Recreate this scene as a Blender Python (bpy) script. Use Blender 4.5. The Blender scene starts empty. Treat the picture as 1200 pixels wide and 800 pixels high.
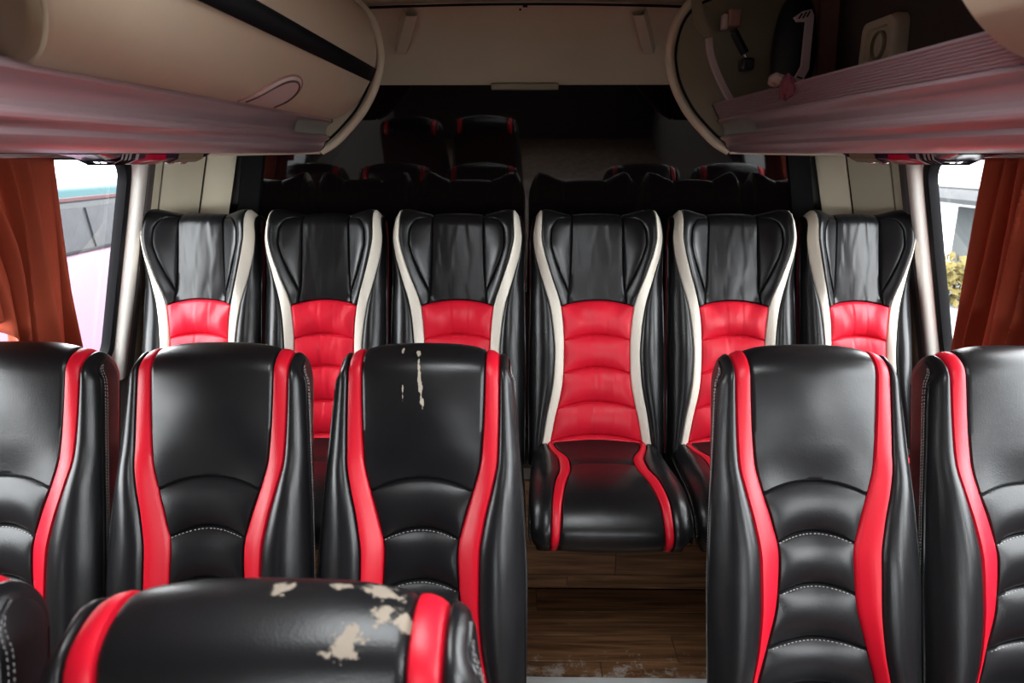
import bpy, bmesh, math, random
from mathutils import Vector, Matrix
from math import sin, cos, pi, radians as R, sqrt
random.seed(7)
S = bpy.context.scene
C = S.collection

# ------------------------------------------------------------------ camera
cam = bpy.data.objects.new('camera', bpy.data.cameras.new('camera'))
C.objects.link(cam); S.camera = cam
cam.location = (0, 0, 1.5)
cam.rotation_euler = (R(90 - 15.1), 0, R(0.95))
cam.data.sensor_width = 36
cam.data.lens = 815 / 1200 * 36
cam.data.clip_start = 0.02
cam.data.dof.use_dof = True
cam.data.dof.focus_distance = 1.9
cam.data.dof.aperture_fstop = 5.6

# ------------------------------------------------------------------ daylight
W = bpy.data.worlds.new('overcast_sky'); S.world = W
W.use_nodes = True
nt = W.node_tree; nt.nodes.clear()
wo = nt.nodes.new('ShaderNodeOutputWorld')
bg = nt.nodes.new('ShaderNodeBackground')
bg.inputs[0].default_value = (0.96, 0.98, 1.0, 1)
bg.inputs[1].default_value = 20.0
nt.links.new(bg.outputs[0], wo.inputs[0])

S.view_settings.view_transform = 'Standard'
S.view_settings.look = 'None'
S.view_settings.gamma = 1
S.view_settings.exposure = 0.0
S.view_settings.use_curve_mapping = False
S.cycles.max_bounces = 10
S.cycles.diffuse_bounces = 6
S.cycles.transparent_max_bounces = 12
S.cycles.caustics_reflective = False
S.cycles.caustics_refractive = False
S.cycles.sample_clamp_indirect = 6.0

def portal(name, loc, rot, sx, sy):
    l = bpy.data.lights.new(name, 'AREA'); l.shape = 'RECTANGLE'
    l.size = sx; l.size_y = sy
    l.cycles.is_portal = True
    o = bpy.data.objects.new(name, l); C.objects.link(o)
    o.location = loc; o.rotation_euler = rot
    return o
WX = lambda z: 1.20 + 0.25 * (1.3 - z)          # half width of the side wall at height z
LEAN = math.atan(0.25)
WIN = [(0.66, 2.075), (-0.42, 0.48), (-2.40, -1.10)]   # side windows, along the bus
WZ = (0.86, 1.492)
SIDEWIN = {-1: WIN[:1], 1: WIN[:2]}                  # unseen forward windows are left out to hold back daylight
for s in (-1, 1):
    zc = sum(WZ) / 2
    for (y0, y1) in SIDEWIN[s]:
        portal('window_portal', (s * (WX(zc) + 0.05), (y0 + y1) / 2, zc), (0, s * (pi / 2 + s * 0 - 0) , 0), 0.66, y1 - y0)
FRONT_OPENING = (-1.02, 1.02, 0.80, 1.28)               # unseen opening in the front bulkhead, sized for the frontal light
portal('front_opening_portal', (0, -2.62, 1.04), (R(90), 0, 0), 2.0, .48)
ADDED_HATCH = (-0.30, 0.36, 0.14, 0.76)               # unseen glazed roof hatch, added to light the seats from above
portal('added_hatch_portal', (.03, .45, 1.955), (0, 0, 0), .66, .62)

# ------------------------------------------------------------------ materials
def mat(name, col, rough=0.5, metal=0.0, bump=None, spec=0.5, coat=0.0, var=0.0, vscale=6.0, coat_rough=0.2):
    m = bpy.data.materials.new(name); m.use_nodes = True
    n = m.node_tree; b = n.nodes['Principled BSDF']
    b.inputs['Base Color'].default_value = (*col, 1)
    b.inputs['Roughness'].default_value = rough
    b.inputs['Metallic'].default_value = metal
    b.inputs['Specular IOR Level'].default_value = spec
    b.inputs['Coat Weight'].default_value = coat
    b.inputs['Coat Roughness'].default_value = coat_rough
    tc = n.nodes.new('ShaderNodeTexCoord')
    if var:
        nz = n.nodes.new('ShaderNodeTexNoise'); nz.inputs['Scale'].default_value = vscale
        nz.inputs['Detail'].default_value = 5
        n.links.new(tc.outputs['Object'], nz.inputs['Vector'])
        mx = n.nodes.new('ShaderNodeMix'); mx.data_type = 'RGBA'
        mx.inputs[6].default_value = (*[c * (1 - var) for c in col], 1)
        mx.inputs[7].default_value = (*[min(1, c * (1 + var)) for c in col], 1)
        n.links.new(nz.outputs['Fac'], mx.inputs[0])
        n.links.new(mx.outputs[2], b.inputs['Base Color'])
    if bump:
        scale, dist, stretch = bump
        nz = n.nodes.new('ShaderNodeTexNoise'); nz.inputs['Scale'].default_value = scale
        nz.inputs['Detail'].default_value = 4
        mp = n.nodes.new('ShaderNodeMapping'); mp.inputs['Scale'].default_value = stretch
        n.links.new(tc.outputs['Object'], mp.inputs['Vector'])
        n.links.new(mp.outputs[0], nz.inputs['Vector'])
        bp = n.nodes.new('ShaderNodeBump'); bp.inputs['Strength'].default_value = 1.0
        bp.inputs['Distance'].default_value = dist
        n.links.new(nz.outputs['Fac'], bp.inputs['Height'])
        n.links.new(bp.outputs[0], b.inputs['Normal'])
    return m

def leather(name, col, rough=0.36, fold=0.0, spec=0.32, wear=None, wearcol=(0.42, 0.37, 0.30), coat=0.0):
    """synthetic leather: fine pebble grain, soft uneven folds and, where asked, worn bare patches"""
    m = mat(name, col, rough, spec=spec, coat=coat)
    n = m.node_tree; b = n.nodes['Principled BSDF']
    tc = next(x for x in n.nodes if x.type == 'TEX_COORD')
    g = n.nodes.new('ShaderNodeTexVoronoi'); g.inputs['Scale'].default_value = 420
    n.links.new(tc.outputs['Object'], g.inputs['Vector'])
    b1 = n.nodes.new('ShaderNodeBump'); b1.inputs['Strength'].default_value = 0.4; b1.inputs['Distance'].default_value = 0.0003
    n.links.new(g.outputs['Distance'], b1.inputs['Height'])
    nz = n.nodes.new('ShaderNodeTexNoise'); nz.inputs['Scale'].default_value = 14; nz.inputs['Detail'].default_value = 3
    n.links.new(tc.outputs['Object'], nz.inputs['Vector'])
    b2 = n.nodes.new('ShaderNodeBump'); b2.inputs['Strength'].default_value = 1.0; b2.inputs['Distance'].default_value = 0.0006
    n.links.new(nz.outputs['Fac'], b2.inputs['Height']); n.links.new(b1.outputs[0], b2.inputs['Normal'])
    last = b2
    if fold:
        mp = n.nodes.new('ShaderNodeMapping'); mp.inputs['Scale'].default_value = (1.0, 0.4, 0.22)
        n.links.new(tc.outputs['Object'], mp.inputs['Vector'])
        f = n.nodes.new('ShaderNodeTexNoise'); f.inputs['Scale'].default_value = 26; f.inputs['Detail'].default_value = 1
        f.inputs['Distortion'].default_value = 0.4
        n.links.new(mp.outputs[0], f.inputs['Vector'])
        b3 = n.nodes.new('ShaderNodeBump'); b3.inputs['Strength'].default_value = 1.0; b3.inputs['Distance'].default_value = fold
        n.links.new(f.outputs['Fac'], b3.inputs['Height']); n.links.new(b2.outputs[0], b3.inputs['Normal'])
        last = b3
    n.links.new(last.outputs[0], b.inputs['Normal'])
    rz = n.nodes.new('ShaderNodeMapRange'); rz.inputs['To Min'].default_value = rough - 0.05; rz.inputs['To Max'].default_value = rough + 0.1
    n.links.new(nz.outputs['Fac'], rz.inputs['Value']); n.links.new(rz.outputs[0], b.inputs['Roughness'])
    if wear:
        wn = n.nodes.new('ShaderNodeTexNoise'); wn.inputs['Scale'].default_value = 55; wn.inputs['Detail'].default_value = 6
        wn.inputs['Roughness'].default_value = 0.7
        n.links.new(tc.outputs['Object'], wn.inputs['Vector'])
        prev = None
        for (c, r) in wear:
            a = n.nodes.new('ShaderNodeVectorMath'); a.operation = 'SUBTRACT'; a.inputs[1].default_value = c
            n.links.new(tc.outputs['Object'], a.inputs[0])
            d = n.nodes.new('ShaderNodeVectorMath'); d.operation = 'DIVIDE'; d.inputs[1].default_value = r
            n.links.new(a.outputs[0], d.inputs[0])
            l = n.nodes.new('ShaderNodeVectorMath'); l.operation = 'LENGTH'
            n.links.new(d.outputs[0], l.inputs[0])
            if prev is None: prev = l.outputs['Value']
            else:
                k = n.nodes.new('ShaderNodeMath'); k.operation = 'MINIMUM'
                n.links.new(prev, k.inputs[0]); n.links.new(l.outputs['Value'], k.inputs[1]); prev = k.outputs[0]
        ad = n.nodes.new('ShaderNodeMath'); ad.operation = 'MULTIPLY_ADD'; ad.inputs[1].default_value = 4.2
        n.links.new(wn.outputs['Fac'], ad.inputs[0]); n.links.new(prev, ad.inputs[2])
        rg = n.nodes.new('ShaderNodeMapRange'); rg.inputs['From Min'].default_value = 2.92; rg.inputs['From Max'].default_value = 2.80
        n.links.new(ad.outputs[0], rg.inputs['Value'])
        mx = n.nodes.new('ShaderNodeMix'); mx.data_type = 'RGBA'
        mx.inputs[6].default_value = (*col, 1); mx.inputs[7].default_value = (*wearcol, 1)
        n.links.new(rg.outputs[0], mx.inputs[0]); n.links.new(mx.outputs[2], b.inputs['Base Color'])
        r2 = n.nodes.new('ShaderNodeMix'); r2.data_type = 'FLOAT'
        n.links.new(rg.outputs[0], r2.inputs[0]); n.links.new(rz.outputs[0], r2.inputs[2]); r2.inputs[3].default_value = 0.85
        n.links.new(r2.outputs[0], b.inputs['Roughness'])
    return m

BLACK = (0.006, 0.006, 0.0068)
M = dict(
    black=leather('black_leather', BLACK, 0.285),
    blackfold=leather('creased_black_leather', BLACK, 0.29, fold=0.0045),
    red=leather('red_leather', (0.50, 0.005, 0.018), 0.38),
    redfold=leather('creased_red_leather', (0.62, 0.008, 0.026), 0.38, fold=0.005),
    white=leather('off_white_leather', (0.66, 0.61, 0.53), 0.42),
    maroon=leather('dark_maroon_leather', (0.030, 0.006, 0.010), 0.42),
    thread=mat('grey_thread', (0.30, 0.29, 0.28), 0.7),
    darkthread=mat('charcoal_thread', (0.16, 0.15, 0.15), 0.7),
    redthread=mat('dark_red_thread', (0.25, 0.01, 0.03), 0.7),
    cream=mat('cream_plastic', (0.50, 0.41, 0.30), 0.42, bump=(30, 0.0008, (1, 1, 1)), var=0.06),
    creamrim=mat('cream_edge_trim', (0.52, 0.43, 0.32), 0.45),
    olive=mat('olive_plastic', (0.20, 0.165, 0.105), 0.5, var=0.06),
    corner=mat('cream_corner_panel', (0.80, 0.71, 0.53), 0.38, var=0.05),
    pillar=mat('pale_grey_pillar', (0.58, 0.56, 0.52), 0.28, coat=0.3),
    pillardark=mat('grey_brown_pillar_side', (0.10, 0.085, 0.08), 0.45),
    rail=mat('mauve_aluminium', (0.43, 0.30, 0.325), 0.32, metal=0.6, bump=(60, 0.0002, (1, 0.02, 1))),
    gasket=mat('black_rubber', (0.004, 0.004, 0.005), 0.6, spec=0.1),
    blackplastic=mat('black_plastic', (0.008, 0.008, 0.009), 0.45, spec=0.2),
    darkbrown=mat('dark_brown_lining', (0.045, 0.028, 0.025), 0.6, var=0.1),
    brownpost=mat('pinkish_brown_post', (0.30, 0.15, 0.12), 0.5),
    pinkrib=mat('pale_pink_rib', (0.50, 0.38, 0.36), 0.45),
    steel=mat('bright_steel', (0.6, 0.6, 0.6), 0.25, metal=1),
    darksteel=mat('dark_steel', (0.06, 0.06, 0.065), 0.4, metal=0.8),
    redlens=mat('red_lens', (0.62, 0.01, 0.05), 0.15, coat=0.5),
    purplelens=mat('dark_purple_plastic', (0.05, 0.02, 0.05), 0.2, coat=0.3),
    greyplastic=mat('silver_grey_plastic', (0.42, 0.39, 0.42), 0.35),
    ceiling=mat('cream_headliner', (0.53, 0.43, 0.31), 0.75, bump=(120, 0.0006, (1, 1, 1)), var=0.05),
    grill=mat('pale_pink_handle_plastic', (0.62, 0.48, 0.48), 0.4),
    ragred=mat('faded_red_cloth', (0.09, 0.010, 0.017), 0.9, var=0.2, vscale=40),
    ragwhite=mat('dusty_pink_cloth', (0.18, 0.11, 0.09), 0.9),
    edge=mat('white_aluminium_nosing', (0.85, 0.85, 0.85), 0.4, metal=0.2, var=0.1, vscale=20),
    wallboard=mat('grey_wall_board', (0.30, 0.28, 0.26), 0.6),
    blacktape=mat('matt_black_strip', (0.004, 0.004, 0.005), 0.6, spec=0.1),
    asphalt=mat('asphalt', (0.12, 0.12, 0.12), 0.9, var=0.2, vscale=3),
    pinkpaint=mat('pink_vehicle_paint', (0.15, 0.088, 0.125), 0.5, spec=0.2),
    whitepaint=mat('grey_white_vehicle_paint', (0.034, 0.035, 0.037), 0.6, spec=0.1),
    tealpaint=mat('teal_roof_paint', (0.012, 0.034, 0.038), 0.6, spec=0.05),
    salmon=mat('faded_salmon_paint', (0.05, 0.026, 0.028), 0.6, spec=0.05),
    vehicleglass=mat('dusty_vehicle_glass', (0.018, 0.018, 0.021), 0.5, spec=0.1, var=0.45, vscale=9, bump=(20, 0.002, (1, 3, 0.3))),
    tyre=mat('tyre_rubber', (0.02, 0.02, 0.02), 0.8),
    leaf=mat('hazy_green_foliage', (0.022, 0.026, 0.022), 0.9, spec=0.05, var=0.4, vscale=8),
    yellowleaf=mat('yellow_green_foliage', (0.10, 0.08, 0.03), 0.9, spec=0.05, var=0.3, vscale=8),
    bark=mat('grey_bark', (0.15, 0.12, 0.09), 0.9),
    render=mat('white_rendered_wall', (0.78, 0.78, 0.78), 0.8, var=0.05),
    shade=mat('grey_metal_awning', (0.02, 0.021, 0.023), 0.6, spec=0.1),
    shutter=mat('grey_shutter', (0.055, 0.060, 0.062), 0.7, spec=0.05),
    redpaint=mat('red_car_paint', (0.55, 0.03, 0.03), 0.3, coat=0.5),
    endcap=mat('grey_green_plastic', (0.20, 0.20, 0.18), 0.45, var=0.2, vscale=25),
    cable=mat('black_cable', (0.02, 0.02, 0.02), 0.6),
)

def curtain_mat():
    m = mat('rust_orange_curtain_cloth', (0.32, 0.050, 0.018), 0.8, bump=(500, 0.0004, (1, 1, 1)), var=0.12, vscale=12)
    n = m.node_tree; b = n.nodes['Principled BSDF']; out = next(x for x in n.nodes if x.type == 'OUTPUT_MATERIAL')
    t = n.nodes.new('ShaderNodeBsdfTranslucent'); t.inputs[0].default_value = (0.62, 0.10, 0.025, 1)
    mx = n.nodes.new('ShaderNodeMixShader'); mx.inputs[0].default_value = 0.07
    n.links.new(b.outputs[0], mx.inputs[1]); n.links.new(t.outputs[0], mx.inputs[2]); n.links.new(mx.outputs[0], out.inputs[0])
    return m
M['curtain'] = curtain_mat()

def glass_mat(name, tint, refl=1.0):
    m = bpy.data.materials.new(name); m.use_nodes = True
    n = m.node_tree; n.nodes.clear()
    out = n.nodes.new('ShaderNodeOutputMaterial')
    t = n.nodes.new('ShaderNodeBsdfTransparent'); t.inputs[0].default_value = (*tint, 1)
    g = n.nodes.new('ShaderNodeBsdfGlossy'); g.inputs['Roughness'].default_value = 0.01
    lw = n.nodes.new('ShaderNodeLayerWeight'); lw.inputs[0].default_value = 0.5
    pw = n.nodes.new('ShaderNodeMath'); pw.operation = 'POWER'; pw.inputs[1].default_value = 5; n.links.new(lw.outputs['Facing'], pw.inputs[0])
    f = n.nodes.new('ShaderNodeMath'); f.operation = 'MULTIPLY_ADD'; f.inputs[1].default_value = 0.9; f.inputs[2].default_value = 0.05; n.links.new(pw.outputs[0], f.inputs[0])
    mx = n.nodes.new('ShaderNodeMixShader')
    n.links.new(f.outputs[0], mx.inputs[0]); n.links.new(t.outputs[0], mx.inputs[1]); n.links.new(g.outputs[0], mx.inputs[2])
    n.links.new(mx.outputs[0], out.inputs[0])
    return m
M['glass'] = glass_mat('clear_window_glass', (0.93, 0.95, 0.95))
M['tint'] = mat('dark_filmed_rear_glass', (0.004, 0.0025, 0.0025), 0.03, spec=0.5)

def wood_mat():
    m = mat('wood_laminate', (0.2, 0.1, 0.05), 0.38)
    n = m.node_tree; b = n.nodes['Principled BSDF']
    tc = next(x for x in n.nodes if x.type == 'TEX_COORD')
    oi = n.nodes.new('ShaderNodeObjectInfo')
    mp = n.nodes.new('ShaderNodeMapping'); mp.inputs['Scale'].default_value = (1.2, 22, 22)
    ad = n.nodes.new('ShaderNodeVectorMath'); ad.operation = 'ADD'
    sc = n.nodes.new('ShaderNodeVectorMath'); sc.operation = 'SCALE'; sc.inputs[0].default_value = (7, 3, 5)
    n.links.new(oi.outputs['Random'], sc.inputs['Scale'])
    n.links.new(tc.outputs['Object'], ad.inputs[0]); n.links.new(sc.outputs[0], ad.inputs[1])
    n.links.new(ad.outputs[0], mp.inputs['Vector'])
    nz = n.nodes.new('ShaderNodeTexNoise'); nz.inputs['Scale'].default_value = 3; nz.inputs['Detail'].default_value = 6; nz.inputs['Distortion'].default_value = 0.6
    n.links.new(mp.outputs[0], nz.inputs['Vector'])
    cr = n.nodes.new('ShaderNodeValToRGB')
    cr.color_ramp.elements[0].position = 0.3; cr.color_ramp.elements[0].color = (0.075, 0.034, 0.015, 1)
    cr.color_ramp.elements[1].position = 0.72; cr.color_ramp.elements[1].color = (0.33, 0.16, 0.075, 1)
    n.links.new(nz.outputs['Fac'], cr.inputs[0])
    # pale scuffs where feet wear the planks
    wn = n.nodes.new('ShaderNodeTexNoise'); wn.inputs['Scale'].default_value = 16; wn.inputs['Detail'].default_value = 8; wn.inputs['Roughness'].default_value = 0.75
    gm = n.nodes.new('ShaderNodeNewGeometry')
    n.links.new(gm.outputs['Position'], wn.inputs['Vector'])
    sx = n.nodes.new('ShaderNodeSeparateXYZ'); n.links.new(gm.outputs['Position'], sx.inputs[0])
    my = n.nodes.new('ShaderNodeMapRange'); my.inputs['From Min'].default_value = 1.90; my.inputs['From Max'].default_value = 1.76; my.inputs['To Max'].default_value = 0.16
    n.links.new(sx.outputs['Y'], my.inputs['Value'])
    s2 = n.nodes.new('ShaderNodeMath'); s2.operation = 'ADD'; n.links.new(wn.outputs['Fac'], s2.inputs[0]); n.links.new(my.outputs[0], s2.inputs[1])
    mr = n.nodes.new('ShaderNodeMapRange'); mr.inputs['From Min'].default_value = 0.64; mr.inputs['From Max'].default_value = 0.74; mr.inputs['To Max'].default_value = 0.7
    n.links.new(s2.outputs[0], mr.inputs['Value'])
    mx = n.nodes.new('ShaderNodeMix'); mx.data_type = 'RGBA'; mx.inputs[7].default_value = (0.55, 0.48, 0.42, 1)
    n.links.new(mr.outputs[0], mx.inputs[0]); n.links.new(cr.outputs[0], mx.inputs[6])
    n.links.new(mx.outputs[2], b.inputs['Base Color'])
    return m
M['wood'] = wood_mat()

# ------------------------------------------------------------------ mesh helpers
class MB:
    def __init__(s): s.v = []; s.f = []
    def add(s, vs, fs):
        k = len(s.v); s.v += [tuple(p) for p in vs]; s.f += [tuple(i + k for i in f) for f in fs]; return s
    def grid(s, rows, close=False):
        m, n = len(rows), len(rows[0]); vs = [p for r in rows for p in r]; fs = []
        for i in range(m - 1):
            for j in range(n if close else n - 1):
                j2 = (j + 1) % n
                fs.append((i * n + j, i * n + j2, (i + 1) * n + j2, (i + 1) * n + j))
        return s.add(vs, fs)
    def box(s, x0, x1, y0, y1, z0, z1):
        vs = [(x, y, z) for x in (x0, x1) for y in (y0, y1) for z in (z0, z1)]
        return s.add(vs, [(0, 1, 3, 2), (4, 6, 7, 5), (0, 4, 5, 1), (2, 3, 7, 6), (0, 2, 6, 4), (1, 5, 7, 3)])
    def tube(s, pts, r, n=8, caps=True):
        pts = [Vector(p) for p in pts]; rows = []
        up = Vector((0.13, 0.27, 0.95)).normalized()
        for i, p in enumerate(pts):
            t = (pts[min(i + 1, len(pts) - 1)] - pts[max(i - 1, 0)]).normalized()
            a = t.cross(up)
            if a.length < 1e-3: a = t.cross(Vector((1, 0, 0)))
            a.normalize(); b = t.cross(a)
            rr = r[i] if isinstance(r, (list, tuple)) else r
            rows.append([p + (a * cos(2 * pi * k / n) + b * sin(2 * pi * k / n)) * rr for k in range(n)])
        k0 = len(s.v); s.grid(rows, True)
        if caps:
            s.f.append(tuple(k0 + k for k in range(n))[::-1]); s.f.append(tuple(k0 + (len(pts) - 1) * n + k for k in range(n)))
        return s
    def prism(s, poly, fn, d0, d1):
        """poly of 2D points swept between depths d0 and d1; fn(a, b, d) gives the 3D point"""
        n = len(poly); vs = [fn(a, b, d0) for a, b in poly] + [fn(a, b, d1) for a, b in poly]
        fs = [tuple(range(n))[::-1], tuple(range(n, 2 * n))]
        fs += [(i, (i + 1) % n, n + (i + 1) % n, n + i) for i in range(n)]
        return s.add(vs, fs)
    def build(s, name, m, parent=None, smooth=True, bevel=0.0, solid=0.0, sub=0, angle=40):
        me = bpy.data.meshes.new(name); me.from_pydata(s.v, [], s.f); me.validate()
        bm = bmesh.new(); bm.from_mesh(me); bmesh.ops.recalc_face_normals(bm, faces=bm.faces); bm.to_mesh(me); bm.free()
        if smooth:
            me.polygons.foreach_set('use_smooth', [True] * len(me.polygons))
            me.set_sharp_from_angle(angle=R(angle))
        me.materials.append(m)
        o = bpy.data.objects.new(name, me); C.objects.link(o)
        if parent: o.parent = parent
        if solid:
            d = o.modifiers.new('solid', 'SOLIDIFY'); d.thickness = solid; d.offset = 0
        if bevel:
            d = o.modifiers.new('bevel', 'BEVEL'); d.width = bevel; d.segments = 2; d.limit_method = 'ANGLE'
        if sub:
            d = o.modifiers.new('sub', 'SUBSURF'); d.levels = d.render_levels = sub
        return o

def thing(name, label, cat, loc=(0, 0, 0), group=None):
    o = bpy.data.objects.new(name, None); C.objects.link(o); o.location = loc
    o.empty_display_size = 0.1
    o['label'] = label; o['category'] = cat
    if group: o['group'] = group
    return o
def tag(o, label, cat, group=None):
    o['label'] = label; o['category'] = cat
    if group: o['group'] = group
    return o
def struct(o): o['kind'] = 'structure'; return o
def stuff(o): o['kind'] = 'stuff'; return o
def lerp(a, b, t): return a + (b - a) * t
def sstep(a, b, x):
    t = min(1, max(0, (x - a) / (b - a))); return t * t * (3 - 2 * t)
def table(tb):
    """smooth curve through (h, value) pairs (monotone cubic)"""
    tb = sorted(tb); n = len(tb)
    d = [(tb[i + 1][1] - tb[i][1]) / (tb[i + 1][0] - tb[i][0]) for i in range(n - 1)]
    m = [d[0]] + [0 if d[i - 1] * d[i] <= 0 else 2 * d[i - 1] * d[i] / (d[i - 1] + d[i]) for i in range(1, n - 1)] + [d[-1]]
    def f(h):
        if h <= tb[0][0]: return tb[0][1]
        if h >= tb[-1][0]: return tb[-1][1]
        i = 0
        while h > tb[i + 1][0]: i += 1
        x0, y0 = tb[i]; x1, y1 = tb[i + 1]; w = x1 - x0; t = (h - x0) / w
        return (2*t**3 - 3*t*t + 1) * y0 + (t**3 - 2*t*t + t) * w * m[i] + (-2*t**3 + 3*t*t) * y1 + (t**3 - t*t) * w * m[i + 1]
    return f

# ------------------------------------------------------------------ the setting: floor, walls, ceiling
b = MB(); b.box(-1.55, 1.55, -2.7, 2.6, -0.10, -0.012)
floor = struct(b.build('floor', M['wallboard']))
def plank(y0, y1, x0, x1, z=0.0):
    q = MB().box(x0 + .0008, x1 - .0008, y0 + .0008, y1 - .0008, -0.012, z)
    return q.build('plank', M['wood'], floor, bevel=0.0012)
rows = [(1.735, 1.805), (1.805, 1.925), (1.925, 2.045), (2.045, 2.172)]
offs = [0.24, -0.42, 0.62, 0.05]
for (y0, y1), of in zip(rows, offs):
    x = -1.36 + (of % 0.5) - 0.5
    xs = sorted(set([-1.36, 1.36] + [of + k * 0.9 for k in range(-2, 3) if -1.3 < of + k * 0.9 < 1.3]))
    for a, c in zip(xs, xs[1:]): plank(y0, y1, a, c)
y = 1.675
while y > -2.6:
    of = random.uniform(-.45, .45)
    xs = sorted(set([-1.36, 1.36] + [of + k * 0.9 for k in range(-2, 3) if -1.3 < of + k * 0.9 < 1.3]))
    if y > 0.6:
        for a, c in zip(xs, xs[1:]): plank(y - .12, y, a, c, -0.002)
    y -= .12
MB().box(-1.36, 1.36, -2.68, 0.59, -0.012, -0.002).build('floor_covering', M['wood'], floor)
MB().box(-1.36, 1.36, 1.676, 1.734, -0.012, 0.004).build('nosing_strip', M['edge'], floor, bevel=0.002)
# raised box under the rear bench: wood clad riser
t = bpy.data.objects.new('trim_1', None); C.objects.link(t); t['kind'] = 'structure'
riser = t
MB().box(-1.36, 1.36, 2.19, 2.56, -0.012, 0.46).build('bench_box', M['wallboard'], riser)
for k, (z0, z1, cuts) in enumerate([(0.0, 0.055, [-.7, .16, .95]), (0.055, 0.175, [-1.0, -.28, .33, 1.1]), (0.175, 0.295, [-.6, .1, .8]), (0.295, 0.42, [-.9, 0., .7])]):
    xs = [-1.36] + cuts + [1.36]
    for a, c in zip(xs, xs[1:]):
        MB().box(a + .001, c - .001, 2.176, 2.191, z0 + .001, z1 - .001).build('plank', M['wood'], riser, bevel=0.0012)

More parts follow.
